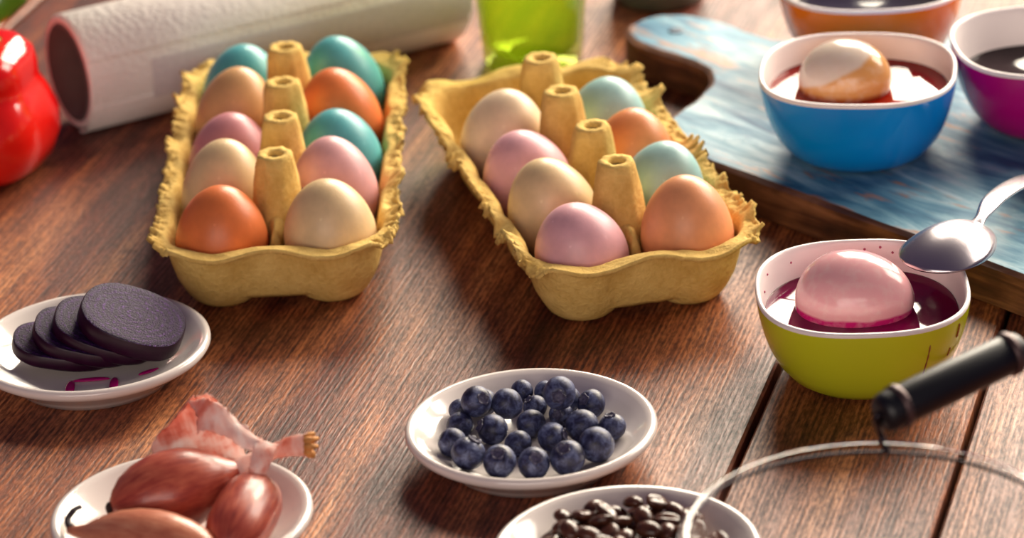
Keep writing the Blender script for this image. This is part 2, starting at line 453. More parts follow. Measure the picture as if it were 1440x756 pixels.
RE = [(0, 0, .0238, .0210, 'pink2', 'pink egg in the half empty carton, at the end facing the blueberries', (10, -14), (0, 0)),
      (0, 1, .0264, .0210, 'peach', 'orange egg in the half empty carton, at the end near the lime bowl', (3, -2), (0, 0)),
      (1, 0, .0258, .0207, 'cream', 'cream egg in the half empty carton, between two pink eggs', (6, -14), (-.0006, 0)),
      (1, 1, .0258, .0205, 'pale', 'pale blue egg in the half empty carton, between two orange eggs', (4, 12), (.0016, 0)),
      (2, 0, .0238, .0207, 'pink2', 'pink egg in the half empty carton, between two cream eggs', (6, -14), (-.001, 0)),
      (2, 1, .0252, .0203, 'orange2', 'peach orange egg in the half empty carton, between two pale blue eggs', (0, 6), (.0010, 0)),
      (3, 0, .0254, .0212, 'ivory', 'large ivory egg in the half empty carton, beside the empty cups', (4, 8), (.0004, 0)),
      (3, 1, .0248, .0207, 'pale', 'pale blue egg in the half empty carton, beside the empty cups', (0, 10), (.001, 0))]
for r, c, a, b, m, lab, ti, of in LE: tray_egg(LC, LRZ, r, c, a, b, m, lab, ti, of)
for r, c, a, b, m, lab, ti, of in RE: tray_egg(RC, RRZ, r, c, a, b, m, lab.replace('half empty', 'part-filled'), ti, of)

# ------------------------------------------------------------------ white plates
PLATE = [(0.030, 0.0024), (0.0315, 0.0), (0.0355, 0.0), (0.0372, 0.0022), (0.0425, 0.0060), (0.0485, 0.0104), (0.0515, 0.0124), (0.0524, 0.0140), (0.0521, 0.0157), (0.0508, 0.0166),
         (0.0494, 0.0163), (0.0475, 0.0150), (0.0445, 0.0124), (0.0412, 0.0102), (0.038, 0.0084), (0.0335, 0.0066), (0.029, 0.0055), (0.015, 0.0053)]
pv, pf = lathe(PLATE, 96)
plate_me = mesh_of('plate', pv, pf, CERAMIC)
PL = {'berry': (0.0044, -0.1910), 'beet': (-0.1862, -0.0887), 'shallot': (-0.1366, -0.2519), 'bean': (0.0384, -0.3020)}
for k, lab in (('berry', 'small white plate heaped with blueberries'), ('beet', 'small white plate under dark beet slices'),
               ('shallot', 'small white plate under red shallots'), ('bean', 'small white plate of dark roasted coffee beans')):
    o = bpy.data.objects.new('plate', plate_me); link(o); o.location = (*PL[k], 0)
    tag(o, lab, 'plate', 'small white plates')
def plate_z(r):
    return 0.0055 if r < 0.029 else 0.0055 + 0.0105 * ((r - 0.029) / 0.0205) ** 1.5

# ------------------------------------------------------------------ blueberries
def mat_berry():
    t = NT('blueberry_skin'); v = t.coords()
    oi = t.new('ShaderNodeObjectInfo')
    add = t.new('ShaderNodeVectorMath', operation='ADD'); t.link(v, add.inputs[0])
    cmb = t.new('ShaderNodeCombineXYZ'); t.link(t.math('MULTIPLY', oi.outputs['Random'], 7.0), cmb.inputs[0]); t.link(cmb.outputs[0], add.inputs[1])
    n = t.noise(add.outputs[0], 1.7, 5, 0.68, 0.4); f = t.noise(add.outputs[0], 14, 3)
    t.set(color=t.ramp(n, [(0.32, s2l(20, 18, 38)), (0.47, s2l(44, 46, 78)), (0.60, s2l(84, 92, 128)), (0.75, s2l(128, 136, 162))]), rough=t.ramp(n, [(0.3, (0.32,) * 3), (0.7, (0.6,) * 3)]), spec=0.45)
    t.bump(f, 0.10, 0.03)
    return t.m
BERRY = mat_berry(); CALYX = plain('blueberry_crown', (66, 62, 86), 0.6, 0.5, 4)
BER = [(-0.0222,0.0156,0.0197,0.0066,(0.48,-0.69,0.54)),(-0.0094,0.0200,0.0157,0.0066,(-0.60,0.72,-0.36)),(-0.0029,0.0361,0.0132,0.0049,(0.22,0.87,-0.44)),
 (0.0126,0.0132,0.0227,0.0070,(-0.08,-0.93,0.20)),(0.0069,0.0348,0.0128,0.0049,(-0.60,0.72,-0.36)),(0.0258,0.0211,0.0131,0.0061,(-0.56,-0.54,0.63)),
 (0.0022,0.0257,0.0106,0.0051,(-0.58,-0.04,0.81)),(0.0130,0.0166,0.0108,0.0053,(-0.36,-0.81,0.47)),(0.0335,-0.0008,0.0128,0.0058,(-0.15,0.12,0.98)),
 (0.0211,0.0024,0.0125,0.0070,(0.39,0.65,-0.65)),(0.0002,0.0080,0.0117,0.0062,(-0.60,0.72,-0.36)),(0.0084,-0.0052,0.0118,0.0063,(0.92,-0.27,0.27)),
 (-0.0159,0.0039,0.0121,0.0066,(-0.87,-0.19,0.46)),(0.0263,-0.0187,0.0141,0.0075,(-0.60,0.72,-0.36)),(0.0141,-0.0271,0.0132,0.0073,(-0.23,-0.46,0.86)),
 (0.0003,-0.0286,0.0122,0.0067,(0.13,-0.67,0.73)),(-0.0136,-0.0262,0.0127,0.0070,(-0.08,-0.53,0.84)),(-0.0263,-0.0199,0.0139,0.0071,(0.48,0.14,0.87)),
 (-0.0329,-0.0079,0.0132,0.0060,(0.39,0.65,-0.65)),(-0.0295,0.0092,0.0119,0.0059,(-0.60,0.72,-0.36)),(-0.0057,-0.0079,0.0110,0.0056,(0.22,0.87,-0.44)),
 (-0.0293,0.0216,0.0132,0.0048,(0.39,0.65,-0.65)),(-0.0198,0.0271,0.0133,0.0062,(-0.60,0.72,-0.36)),(0.0154,0.0277,0.0125,0.0062,(0.22,0.87,-0.44))]
def berry_meshes(seed):
    prof = []
    for i in range(1, 20):
        th = math.pi * i / 20; z = -math.cos(th); r = math.sin(th)
        if z > 0.9: z = 0.9 - (z - 0.9) * 0.6
        prof.append((r, z * 0.95))
    v, f = lathe(prof, 28, shape=lambda u, z: 1 + 0.025 * math.sin(2 * math.pi * u * 2 + seed) + 0.015 * noi(math.cos(6.283 * u) * 2, math.sin(6.283 * u) * 2, seed + z * 2))
    body = mesh_of('berry_body', v, f, BERRY)
    L_ = []
    for r, z in ((0.26, 0.80), (0.42, 0.84), (0.50, 0.94), (0.45, 0.985), (0.38, 0.93), (0.29, 0.865), (0.16, 0.855), (0.06, 0.89)):
        L_.append([(r * (1 + (0.14 * math.cos(5 * a + seed) if r > 0.38 else 0)) * math.cos(a), r * (1 + (0.14 * math.cos(5 * a + seed) if r > 0.38 else 0)) * math.sin(a), z + (0.03 * math.cos(5 * a + seed) if z > .9 else 0)) for a in [2 * math.pi * k / 30 for k in range(30)]])
    v, f = rings(L_)
    return body, mesh_of('crown', v, f, CALYX)
kinds = [berry_meshes(s) for s in (0.3, 2.1, 4.4)]
for i, (x, y, z, r, ax) in enumerate(BER):
    bm_, cm_ = kinds[i % 3]
    o = bpy.data.objects.new('blueberry', bm_); link(o)
    o.location = (PL['berry'][0] + x, PL['berry'][1] + y, z); o.scale = (r, r, r)
    o.rotation_mode = 'QUATERNION'; o.rotation_quaternion = align(ax, i * 1.3)
    tag(o, 'ripe dark blue blueberry in the heap on the white plate', 'blueberry', 'blueberries on the plate')
    c = bpy.data.objects.new('crown', cm_); link(c, o); c.scale = (0.82, 0.82, 1.0)

# ------------------------------------------------------------------ beet slices
def mat_beet():
    t = NT('beet_flesh'); v = t.coords()
    ln = t.new('ShaderNodeVectorMath', operation='LENGTH')
    mp = t.coords((1, 1.2, 0)); t.link(mp, ln.inputs[0])
    w = t.math('SINE', t.math('ADD', t.math('MULTIPLY', ln.outputs['Value'], 1700), t.math('MULTIPLY', t.noise(v, 120, 3), 6)))
    n = t.noise(v, 900, 4, 0.7); n2 = t.noise(v, 2200, 2)
    c = t.ramp(t.math('ADD', t.math('MULTIPLY', n, 0.8), t.math('MULTIPLY', w, 0.06)), [(0.40, s2l(18, 1, 30)), (0.51, s2l(54, 6, 76)), (0.60, s2l(104, 52, 146)), (0.70, s2l(184, 152, 222))])  # pale lavender stops paint the window's glints onto the cut face
    t.set(color=c, rough=0.45, spec=0.3); t.b.inputs['Specular Tint'].default_value = (0.75, 0.55, 1.0, 1)
    t.bump(t.math('ADD', n, t.math('MULTIPLY', n2, 0.5)), 0.9, 0.0012)
    return t.m
BEET = mat_beet(); BSKIN = plain('beet_cut_side', (36, 3, 28), 0.35, 0.25, 200, spec=0.25)
def beet_slice(lab, face_left_top, t_deg, a, b, T, yaw, seed):
    t = math.radians(t_deg)
    n = 56
    root = thing('beet_slice', lab, 'beet slice', group='beet slices on the plate')
    def loop(s, z, wob=1):
        L_ = []
        for k in range(n):
            q = 2 * math.pi * k / n; cq, sq = math.cos(q), math.sin(q)
            r = (abs(cq) ** 2.5 + abs(sq) ** 2.5) ** (-1 / 2.5) * (1 + 0.035 * noi(cq * 1.5 + seed, sq * 1.5, seed))
            L_.append((a * s * r * cq, b * s * r * sq, z + 0.0003 * noi(cq * 3 * s, sq * 3 * s, seed)))
        return L_
    h = T / 2
    v, f = rings([loop(0.90, -h), loop(0.965, -h), loop(0.995, -h + 0.001), loop(1.0, 0), loop(0.99, h - 0.0008), loop(0.975, h - 0.0002)], close_end=False)
    part('rim', v, f, BSKIN, root)
    v, f = rings([loop(0.975, h - 0.0002), loop(0.955, h + 0.0001), loop(0.8, h), loop(0.55, h - 0.0002), loop(0.3, h - 0.0001)], close_start=False)
    part('cut_face', v, f, BEET, root)
    lx, ly, lz = face_left_top
    root.location = (lx + a * math.cos(t) - math.sin(t) * h, ly, lz - a * math.sin(t) - math.cos(t) * h)
    root.rotation_euler = Euler((math.radians(yaw[0]), t, math.radians(yaw[1])), 'XYZ')
beet_slice('large dark beet slice on top of the leaning stack', (-0.1885, -0.0850, 0.0352), 21, 0.0236, 0.0205, 0.0086, (8, -8), 1.0)
beet_slice('beet slice directly under the topmost one', (-0.2015, -0.0840, 0.0298), 19, 0.0240, 0.0195, 0.0064, (8, -4), 4.0)
beet_slice('beet slice second from the bottom of the leaning stack', (-0.2110, -0.0845, 0.0258), 15, 0.0235, 0.0195, 0.0062, (6, 0), 7.0)
beet_slice('thin beet slice at the bottom of the leaning stack', (-0.2205, -0.0850, 0.0200), 11, 0.0225, 0.0185, 0.0058, (3, 4), 11.0)
JUICE = mat_liquid('beet_juice', (176, 14, 110), 0.1)
def blob(pts, z, h=0.0007):
    n = len(pts); cx = sum(p[0] for p in pts) / n; cy = sum(p[1] for p in pts) / n
    return rings([[(x, y, z) for x, y in pts], [(cx + (x - cx) * .92, cy + (y - cy) * .92, z + h * .7) for x, y in pts], [(cx + (x - cx) * .6, cy + (y - cy) * .6, z + h) for x, y in pts]])
def drop(name, cx, cy, w, l, rot, lab):
    pts = []
    for k in range(20):
        q = 2 * math.pi * k / 20
        cq, sq = math.cos(q), math.sin(q); ex = (abs(cq) ** 2.3 + abs(sq) ** 2.3) ** (-1 / 2.3)
        x = w * cq * ex * (1 - 0.12 * sq); y = l * sq * ex
        pts.append((x * math.cos(rot) - y * math.sin(rot), x * math.sin(rot) + y * math.cos(rot)))
    r = math.hypot(cx - PL['beet'][0], cy - PL['beet'][1])
    v, f = blob(pts, 0)
    sl = 0.0 if r < 0.03 else 1.5 * 0.0105 / 0.0205 * ((r - 0.029) / 0.0205) ** 0.5
    ang = math.atan2(cy - PL['beet'][1], cx - PL['beet'][0])
    v = [(x, y, z + sl * (x * math.cos(ang) + y * math.sin(ang))) for x, y, z in [tuple(p) for p in v]]
    solo(name, v, f, JUICE, lab, 'juice drop', (cx, cy, plate_z(r) + 0.0002))
drop('beet_juice_drop', -0.1945, -0.1125, 0.0021, 0.0068, 0.0, 'longest magenta juice drip running from the beet slices')
drop('beet_juice_drop', -0.1755, -0.1110, 0.0020, 0.0060, 0.0, 'short magenta juice drip beside the longer one under the beets')
drop('beet_juice_drop', -0.1514, -0.0745, 0.0012, 0.0026, 0.3, 'small round magenta juice spot beside the top beet slice')
drop('beet_juice_drop', -0.1860, -0.1060, 0.0085, 0.0016, 0.05, 'flat magenta juice smear along the foot of the beet slices')
drop('beet_juice_drop', -0.1610, -0.1010, 0.0012, 0.0052, -1.0, 'thin magenta juice trail at the cut edge of the top slice')

# ------------------------------------------------------------------ shallots
def mat_shallot(name, stops, streak):
    t = NT(name)
    tc = t.new('ShaderNodeTexCoord'); sx = t.new('ShaderNodeSeparateXYZ'); t.link(tc.outputs['Object'], sx.inputs[0])
    ang = t.math('ARCTAN2', sx.outputs['Y'], sx.outputs['X'])
    cm = t.new('ShaderNodeCombineXYZ'); t.link(t.math('MULTIPLY', t.math('COSINE', ang), 1.0), cm.inputs[0]); t.link(t.math('SINE', ang), cm.inputs[1])
    t.link(t.math('MULTIPLY', sx.outputs['Z'], 14), cm.inputs[2])
    n = t.noise(cm.outputs[0], streak, 4, 0.6, 0.3); b = t.noise(t.coords(), 45, 3)
    t.set(color=t.ramp(t.math('ADD', t.math('MULTIPLY', n, 0.55), t.math('MULTIPLY', b, 0.45)), [(p, s2l(*c)) for p, c in stops]), rough=0.33, spec=0.5, coat=0.15)
    t.bump(n, 0.25, 0.0008)
    return t.m
SHAL = mat_shallot('red_shallot_skin', [(0.30, (104, 34, 34)), (0.45, (160, 66, 52)), (0.58, (190, 96, 72)), (0.72, (208, 132, 98))], 7)
SHAL2 = mat_shallot('tan_shallot_skin', [(0.30, (150, 74, 56)), (0.45, (192, 112, 84)), (0.58, (212, 140, 108)), (0.72, (226, 168, 132))], 7)
ROOT = plain('dry_shallot_root', (46, 26, 18), 0.8, 0.3, 500)
def mat_skin():
    t = NT('papery_shallot_skin'); v = t.coords((1, 1, 1))
    n = t.noise(v, 60, 4, 0.6, 0.6); f = t.noise(t.coords((300, 60, 300)), 1.0, 3)
    col = t.ramp(t.math('ADD', t.math('MULTIPLY', n, 0.7), t.math('MULTIPLY', f, 0.3)), [(0.30, s2l(206, 104, 84)), (0.40, s2l(232, 160, 140)), (0.50, s2l(246, 214, 204)), (0.62, s2l(252, 242, 238))])
    t.set(color=col, rough=0.5, spec=0.3)
    tl = t.new('ShaderNodeBsdfTranslucent'); mx = t.new('ShaderNodeMixShader'); mx.inputs[0].default_value = 0.5
    t.link(col, tl.inputs['Color']); t.link(t.b.outputs[0], mx.inputs[1]); t.link(tl.outputs[0], mx.inputs[2])
    out = [x for x in t.n if x.type == 'OUTPUT_MATERIAL'][0]; t.link(mx.outputs[0], out.inputs['Surface'])
    t.bump(f, 0.4, 0.001)
    return t.m
PSKIN = mat_skin(); TIPM = plain('dry_shallot_tip', (206, 140, 72), 0.7, 0.25, 300)
def shallot(label, a, b, R, prof, mat, loc=None, seed=0):
    """lathe from root end a to neck end b (world points)"""
    a, b = Vector(a), Vector(b); L = (b - a).length
    root = thing('shallot', label, 'shallot', a, group='shallots on the plate')
    root.rotation_mode = 'QUATERNION'; root.rotation_quaternion = align(b - a, 0.4 + seed)
    P = [(R * r, L * z) for r, z in prof]
    v, f = lathe(P, 40, shape=lambda u, z: 1 + 0.03 * noi(math.cos(6.283 * u) * 1.2, math.sin(6.283 * u) * 1.2, seed + z * 12))
    part('bulb', v, f, mat, root)
    return root, L
BULB = [(0.10, 0.0), (0.22, 0.012), (0.42, 0.05), (0.66, 0.12), (0.86, 0.23), (0.97, 0.35), (1.0, 0.46), (0.96, 0.58), (0.84, 0.70), (0.64, 0.81), (0.42, 0.90), (0.24, 0.97), (0.16, 1.03)]
def roots(root, z, r, seed):
    rnd = random.Random(seed)
    v, f = lathe([(r, z + 0.002), (r * 0.9, z - 0.0006), (r * 0.5, z - 0.0016)], 16)
    part('root_plate', v, f, ROOT, root)
s1, L1 = shallot('largest red shallot, with papery skin peeling off its neck', (-0.1640, -0.2575, 0.0215), (-0.1120, -0.2395, 0.0262), 0.0168, BULB, SHAL, seed=2)
roots(s1, 0.0, 0.0032, 3)
s2, L2 = shallot('small round shallot lying beside the larger peeling one', (-0.1175, -0.2930, 0.0185), (-0.1050, -0.2455, 0.0215), 0.0128, [(0.12, 0.0), (0.3, .015), (0.6, .08), (0.85, .2), (0.97, .34), (1.0, .5), (1.0, .66), (0.95, .79), (0.8, .9), (0.55, .965), (0.25, .995)], SHAL, seed=5)
roots(s2, 0.0, 0.0026, 4)
s3, L3 = shallot('tan shallot with a dark twisted stem, lying at the plate edge', (-0.1190, -0.2960, 0.0195), (-0.1760, -0.2680, 0.0178), 0.0135, BULB[:-2] + [(0.26, 0.95), (0.17, 1.02), (0.12, 1.07)], SHAL2, seed=8)
roots(s3, 0.0, 0.0028, 5)
def to_local(root, pts):
    m = Matrix.Translation(root.location) @ root.rotation_quaternion.to_matrix().to_4x4()
    inv = m.inverted(); return [inv @ Vector(p) for p in pts]
v, f = tube(spline(to_local(s3, [(-0.1765, -0.2680, 0.0178), (-0.1800, -0.2640, 0.0182), (-0.1808, -0.2600, 0.0196), (-0.1782, -0.2560, 0.0215), (-0.1762, -0.2535, 0.0212)]), 6), [0.0019] * 6 + [0.0013] * 12 + [0.0010] * 7, 8)
part('stem', v, f, plain('dark_dry_stem', (34, 14, 26), 0.7), s3, label='dark twisted dry stem')
# neck and peeling papery skins of the large shallot
v, f = tube(spline(to_local(s1, [(-0.1150, -0.2405, 0.0258), (-0.1070, -0.2400, 0.0300), (-0.0990, -0.2405, 0.0345), (-0.0915, -0.2420, 0.0372), (-0.0850, -0.2430, 0.0382)]), 6),
            [0.0056 - 0.0022 * min(1, i / 12) + (0.0016 * max(0, (i - 12) / 12)) for i in range(25)], 14, 0.7)
v = [Vector(p) * 1 + Vector((0.0006 * noi(p[0] * 900, p[1] * 900, p[2] * 900), 0.0006 * noi(p[1] * 900, p[2] * 900, 3), 0)) for p in v]
part('neck', v, f, PSKIN, s1)
v, f = [], []
for k in range(9):
    q = 2 * math.pi * k / 9
    b0 = Vector((-0.0856, -0.2430 + 0.0034 * math.cos(q), 0.0380 + 0.0026 * math.sin(q)))
    e0 = b0 + Vector((0.004 + 0.002 * noi(k, 1.3), 0.0022 * math.cos(q) + .001 * noi(k, 7.), 0.0022 * math.sin(q)))
    vv, ff = tube(to_local(s1, [b0, b0.lerp(e0, .5), e0]), [0.0019, 0.0016, 0.0006], 6)
    o = len(v); v += vv; f += [tuple(i + o for i in q_) for q_ in ff]
part('dry_tip', v, f, TIPM, s1, label='frayed ochre dry tip of the neck')
def sheet(ctrl, nu, nv, seed, amp, rag):
    """bicubic-ish sheet through a grid of control points (rows of world points), ragged edge, thickened"""
    rows = [spline(r, nu) for r in ctrl]
    cols = [spline([r[i] for r in rows], nv) for i in range(len(rows[0]))]
    m, n = len(cols), len(cols[0]); v, f = [], []
    for i, c in enumerate(cols):
        for j, p in enumerate(c):
            e = 1 if (i in (0, m - 1) or j in (0, n - 1)) else 0
            k = (rag if e else 0)
            v.append(p + Vector((amp * noi(p.x * 140 + seed, p.y * 140, p.z * 140) + k * noi(i * 1.7, j * 1.3, seed), amp * noi(p.y * 140, p.z * 140 + seed, p.x * 140) + k * noi(j * 1.9, i * 1.1, seed + 5), amp * 1.5 * noi(p.z * 120, p.x * 150 + seed, p.y * 120) + k * noi(i * 1.2, j * 2.1, seed + 9))))
    for i in range(m - 1):
        for j in range(n - 1): f.append((i * n + j, i * n + j + 1, (i + 1) * n + j + 1, (i + 1) * n + j))
    return v, f
def skin(ctrl, seed, amp=0.0009, rag=0.0016):
    v, f = sheet(ctrl, 7, 7, seed, amp, rag)
    v, f = thicken(to_local(s1, v), f, 0.00025)
    return part('papery_skin', v, f, PSKIN, s1)
# sheet standing up behind the bulb
skin([[(-0.1500, -0.2370, 0.0240), (-0.1390, -0.2315, 0.0260), (-0.1260, -0.2300, 0.0280), (-0.1110, -0.2350, 0.0285)],
      [(-0.1475, -0.2275, 0.0345), (-0.1385, -0.2205, 0.0390), (-0.1270, -0.2210, 0.0420), (-0.1140, -0.2290, 0.0400)],
      [(-0.1400, -0.2235, 0.0410), (-0.1345, -0.2180, 0.0465), (-0.1260, -0.2190, 0.0485), (-0.1160, -0.2260, 0.0455)],
      [(-0.1335, -0.2220, 0.0485), (-0.1310, -0.2200, 0.0510), (-0.1240, -0.2215, 0.0515), (-0.1180, -0.2270, 0.0490)]], 1.0)
# curl over the top running into the neck
skin([[(-0.1325, -0.2225, 0.0495), (-0.1250, -0.2240, 0.0515), (-0.1170, -0.2300, 0.0490), (-0.1040, -0.2385, 0.0405)],
      [(-0.1300, -0.2290, 0.0470), (-0.1230, -0.2320, 0.0485), (-0.1140, -0.2370, 0.0455), (-0.1030, -0.2420, 0.0390)],
      [(-0.1290, -0.2345, 0.0425), (-0.1220, -0.2385, 0.0430), (-0.1130, -0.2430, 0.0395), (-0.1045, -0.2445, 0.0345)]], 3.0)
# flap hanging down at the neck, in front
skin([[(-0.1060, -0.2400, 0.0400), (-0.1010, -0.2420, 0.0395), (-0.0965, -0.2425, 0.0385)],
      [(-0.1068, -0.2470, 0.0385), (-0.1025, -0.2490, 0.0380), (-0.0985, -0.2480, 0.0365)],
      [(-0.1080, -0.2520, 0.0345), (-0.1045, -0.2540, 0.0335), (-0.1010, -0.2525, 0.0320)],
      [(-0.1088, -0.2525, 0.0295), (-0.1058, -0.2540, 0.0290), (-0.1030, -0.2525, 0.0285)]], 5.0, 0.0005, 0.0008)

# ------------------------------------------------------------------ coffee beans
def mat_bean():
    t = NT('roasted_coffee_bean'); n = t.noise(t.coords(), 300, 3)
    t.set(color=t.ramp(n, [(0.3, s2l(44, 20, 14)), (0.7, s2l(96, 54, 38))]), rough=0.26, spec=0.45); t.bump(n, 0.3, 0.0004); return t.m
BEANM = mat_bean()
def bean_mesh(seed):
    v, f = egg_mesh(1, 1, 0.0, 20, 14); out = []
    for p in v:
        x, y, z = p[2] * 1.0, p[0], p[1]        # length along x
        x, y, z = x * 0.0054, y * 0.0040, z * 0.0032
        if z < 0:
            z *= 0.55
            g = math.exp(-((y + 0.0004 * math.sin(x * 600)) / 0.00055) ** 2) * max(0, 1 - (x / 0.0052) ** 2)
            z += 0.0013 * g
        out.append((x * (1 + .06 * noi(y * 300, z * 300, seed)), y * (1 + .08 * noi(x * 200, seed, 1)), z))
    return mesh_of('coffee_bean', out, f, BEANM)
bm3 = [bean_mesh(s) for s in (1, 2, 3)]
rnd = random.Random(11); placed = []
R_ = 0.0039
for i in range(135):
    best = None
    for _ in range(14):
        q = rnd.uniform(0, 2 * math.pi); rr = 0.036 * math.sqrt(rnd.random())
        x, y = rr * math.cos(q), rr * math.sin(q)
        z = plate_z(rr) + 0.0031
        for a, b, c in placed:
            d = math.hypot(x - a, y - b)
            if d < 2 * R_: z = max(z, c + math.sqrt(4 * R_ * R_ - d * d) * 0.80)
        key = z + rr * 0.12
        if best is None or key < best[0]: best = (key, x, y, z)
    _, x, y, z = best; placed.append((x, y, z))
    o = bpy.data.objects.new('coffee_bean', bm3[i % 3]); link(o)
    o.location = (PL['bean'][0] + x, PL['bean'][1] + y, z)
    flip = math.pi if rnd.random() < 0.5 else 0
    o.rotation_euler = (flip + rnd.uniform(-.5, .5), rnd.uniform(-.45, .45), rnd.uniform(0, 6.28))
    tag(o, 'dark roasted coffee bean in the heap on the white plate', 'coffee bean', 'coffee beans on the plate')

# ------------------------------------------------------------------ blue board
BT = 0.020
board_rot = -0.866
P0 = Vector((0.0978, 0.0671)); U = Vector((0.648, -0.762)); Wd = Vector((0.762, 0.648))
front = [(0.0978, 0.0671), (0.0890, 0.0830), (0.0800, 0.1040), (0.0790, 0.1150), (0.0831, 0.1313), (0.0948, 0.1487), (0.1032, 0.1669), (0.1053, 0.1813), (0.1016, 0.1949), (0.0932, 0.2063), (0.0794, 0.2206), (0.0692, 0.2357), (0.0661, 0.2487), (0.0680, 0.2600)]
loc2 = [((Vector(p) - P0).dot(U), (Vector(p) - P0).dot(Wd)) for p in front]
pmid = 0.112
mirror = [(a, 2 * pmid - p) for a, p in reversed(loc2)]
outline = [(0.52, 0.0)] + [(0.3, 0.0), (0.15, 0.0005)] + loc2 + mirror + [(0.3, 2 * pmid), (0.52, 2 * pmid)]
sm = spline([(x, y, 0) for x, y in outline], 4)
sm = [(p.x, p.y) for p in sm]
nO = len(sm); ctr = (0.15, pmid)
def inset(pts, d):
    out = []
    for i in range(len(pts)):
        a, b, c = Vector(pts[i - 1]), Vector(pts[i]), Vector(pts[(i + 1) % len(pts)])
        t = (c - a); t = t.normalized() if t.length else Vector((1, 0)); nrm = Vector((t.y, -t.x))
        out.append(tuple(b + nrm * d))
    return out
area2 = sum(sm[i - 1][0] * sm[i][1] - sm[i][0] * sm[i - 1][1] for i in range(nO))
sgn = 1 if area2 < 0 else -1
def jit(pts, z, k): return [(x + k * noi(x * 130, y * 130, z * 90), y + k * noi(y * 130, x * 130, 5 + z * 90), z + (k * .6 * noi(x * 90, y * 90, 8) if 0 < z < BT else 0)) for x, y in pts]
BOARD = mat_board(); BEDGE = mat_plain_wood('raw_board_edge', (44, 24, 20), (92, 54, 38), (150, 100, 70))
root = thing('cutting_board', 'worn blue painted wooden cutting board with a rounded handle', 'cutting board', (P0.x, P0.y, 0), (0, 0, math.atan2(U.y, U.x)))
L_ = [jit(inset(sm, sgn * 0.001), 0.0, 0), jit(sm, 0.001, 0.0004), jit(sm, BT * .5, 0.0005), jit(sm, BT - 0.0016, 0.0006), [(x, y, BT) for x, y, _ in jit(inset(sm, sgn * 0.0028), BT, 0.0012)]]
vv = [p for l in L_ for p in l]; ff = []
for i in range(len(L_) - 1):
    for k in range(nO):
        k1 = (k + 1) % nO; ff.append((i * nO + k, i * nO + k1, (i + 1) * nO + k1, (i + 1) * nO + k))
ff.append(tuple(range(nO)))
part('edge', vv, ff, BEDGE, root, False)
vv = list(L_[-1]); ff = [tuple(range(nO))]
part('painted_top', vv, ff, BOARD, root, False)
hx, hy = ((Vector((0.0925, 0.2465)) - P0).dot(U), (Vector((0.0925, 0.2465)) - P0).dot(Wd))
hv, hf = lathe([(0.0042, BT + 0.0001), (0.0042, BT + 0.0004), (0.0030, BT + 0.0005)], 20)
h = part('nail_head', hv, hf, plain('dark_nail', (40, 66, 92), 0.5), root); h.location = (hx, hy, 0)

# ------------------------------------------------------------------ dye bowls
OUT = [(0.48, 0.0012), (0.50, 0.0), (0.56, 0.0), (0.63, 0.0014), (0.74, 0.0058), (0.835, 0.0125), (0.905, 0.0205), (0.955, 0.0290), (0.985, 0.0370), (0.998, 0.0425), (1.0, 0.0440)]
INN = [(1.0, 0.0440), (0.999, 0.0452), (0.988, 0.0460), (0.968, 0.0460), (0.956, 0.0450), (0.947, 0.0430), (0.930, 0.0360), (0.895, 0.0275), (0.84, 0.0195), (0.76, 0.0125), (0.62, 0.0070), (0.35, 0.0052)]
BH = 0.0467
def sq_loop(s, z, hw, hd, n=80):
    ex = 2.15 + 0.42 * min(1, z / 0.04); L_ = []
    for k in range(n):
        q = 2 * math.pi * k / n; c, d = math.cos(q), math.sin(q)
        r = (abs(c) ** ex + abs(d) ** ex) ** (-1 / ex)
        L_.append((hw * s * r * c, hd * s * r * d, z))
    return L_
def inner_s(z):
    for (a, za), (b, zb) in zip(INN[5:], INN[6:]):
        if zb <= z <= za: return b + (a - b) * (z - zb) / (za - zb)
    return 0.3
def bowl(label, loc, rz, outer, liq_label, liq_mat, level, liq_name='dye', hw=BH, hd=BH + 0.001, zs=1.0, grp='dye bowls'):
    t = thing('bowl', label, 'bowl', loc, (0, 0, rz), grp)
    v, f = rings([sq_loop(s, z * zs, hw, hd) for s, z in OUT], close_end=False)
    part('outer_wall', v, f, outer, t)
    v, f = rings([sq_loop(s, z * zs, hw, hd) for s, z in INN], close_start=False)
    part('white_lining', v, f, INNER, t)
    e = 0.006
    lz = level / zs
    prof = [(inner_s(lz) - e * .4, level + 0.0003), (inner_s(lz) - e * 2, level)]
    low = [(s - e, z * zs + 0.0006) for s, z in INN if z * zs < level - 0.002]
    loops = [sq_loop(s, z, hw, hd) for s, z in reversed(low)] + [sq_loop(s, z, hw, hd) for s, z in prof]
    v, f = rings(loops)
    o = part('dye_liquid', v, f, liq_mat, None); o.location = loc; o.rotation_euler = (0, 0, rz)
    tag(o, liq_label, 'dye')
    return t
def glaze(name, rgb): return plain(name, rgb, 0.2, 0.03, 14, spec=0.5, coat=0.25)
LIME = (0.1490, -0.1255); BLUE = (0.1690, 0.0715); MAG = (0.2640, 0.0960); ORA = (0.1885, 0.1950)
lime_bowl = bowl('lime green bowl of magenta dye, standing on the table beside the board', (*LIME, 0), math.radians(-2), glaze('lime_glaze', (206, 214, 40)), 'dark magenta dye in the lime green bowl', mat_liquid('magenta_dye', (108, 0, 56)), 0.0272, hw=0.0456, hd=BH + 0.0022, zs=0.88)
bowl('bright blue bowl of red brown dye standing on the board', (*BLUE, BT + 0.0003), math.radians(-9), glaze('blue_glaze', (0, 138, 226)), 'red brown dye in the blue bowl', mat_liquid('red_brown_dye', (134, 18, 4)), 0.0300, zs=0.92)
bowl('deep magenta bowl of dark dye standing on the board', (*MAG, BT + 0.0003), math.radians(4), glaze('magenta_glaze', (186, 0, 118)), 'nearly black dye in the magenta bowl', mat_liquid('black_brown_dye', (30, 12, 18)), 0.0235, zs=0.92)
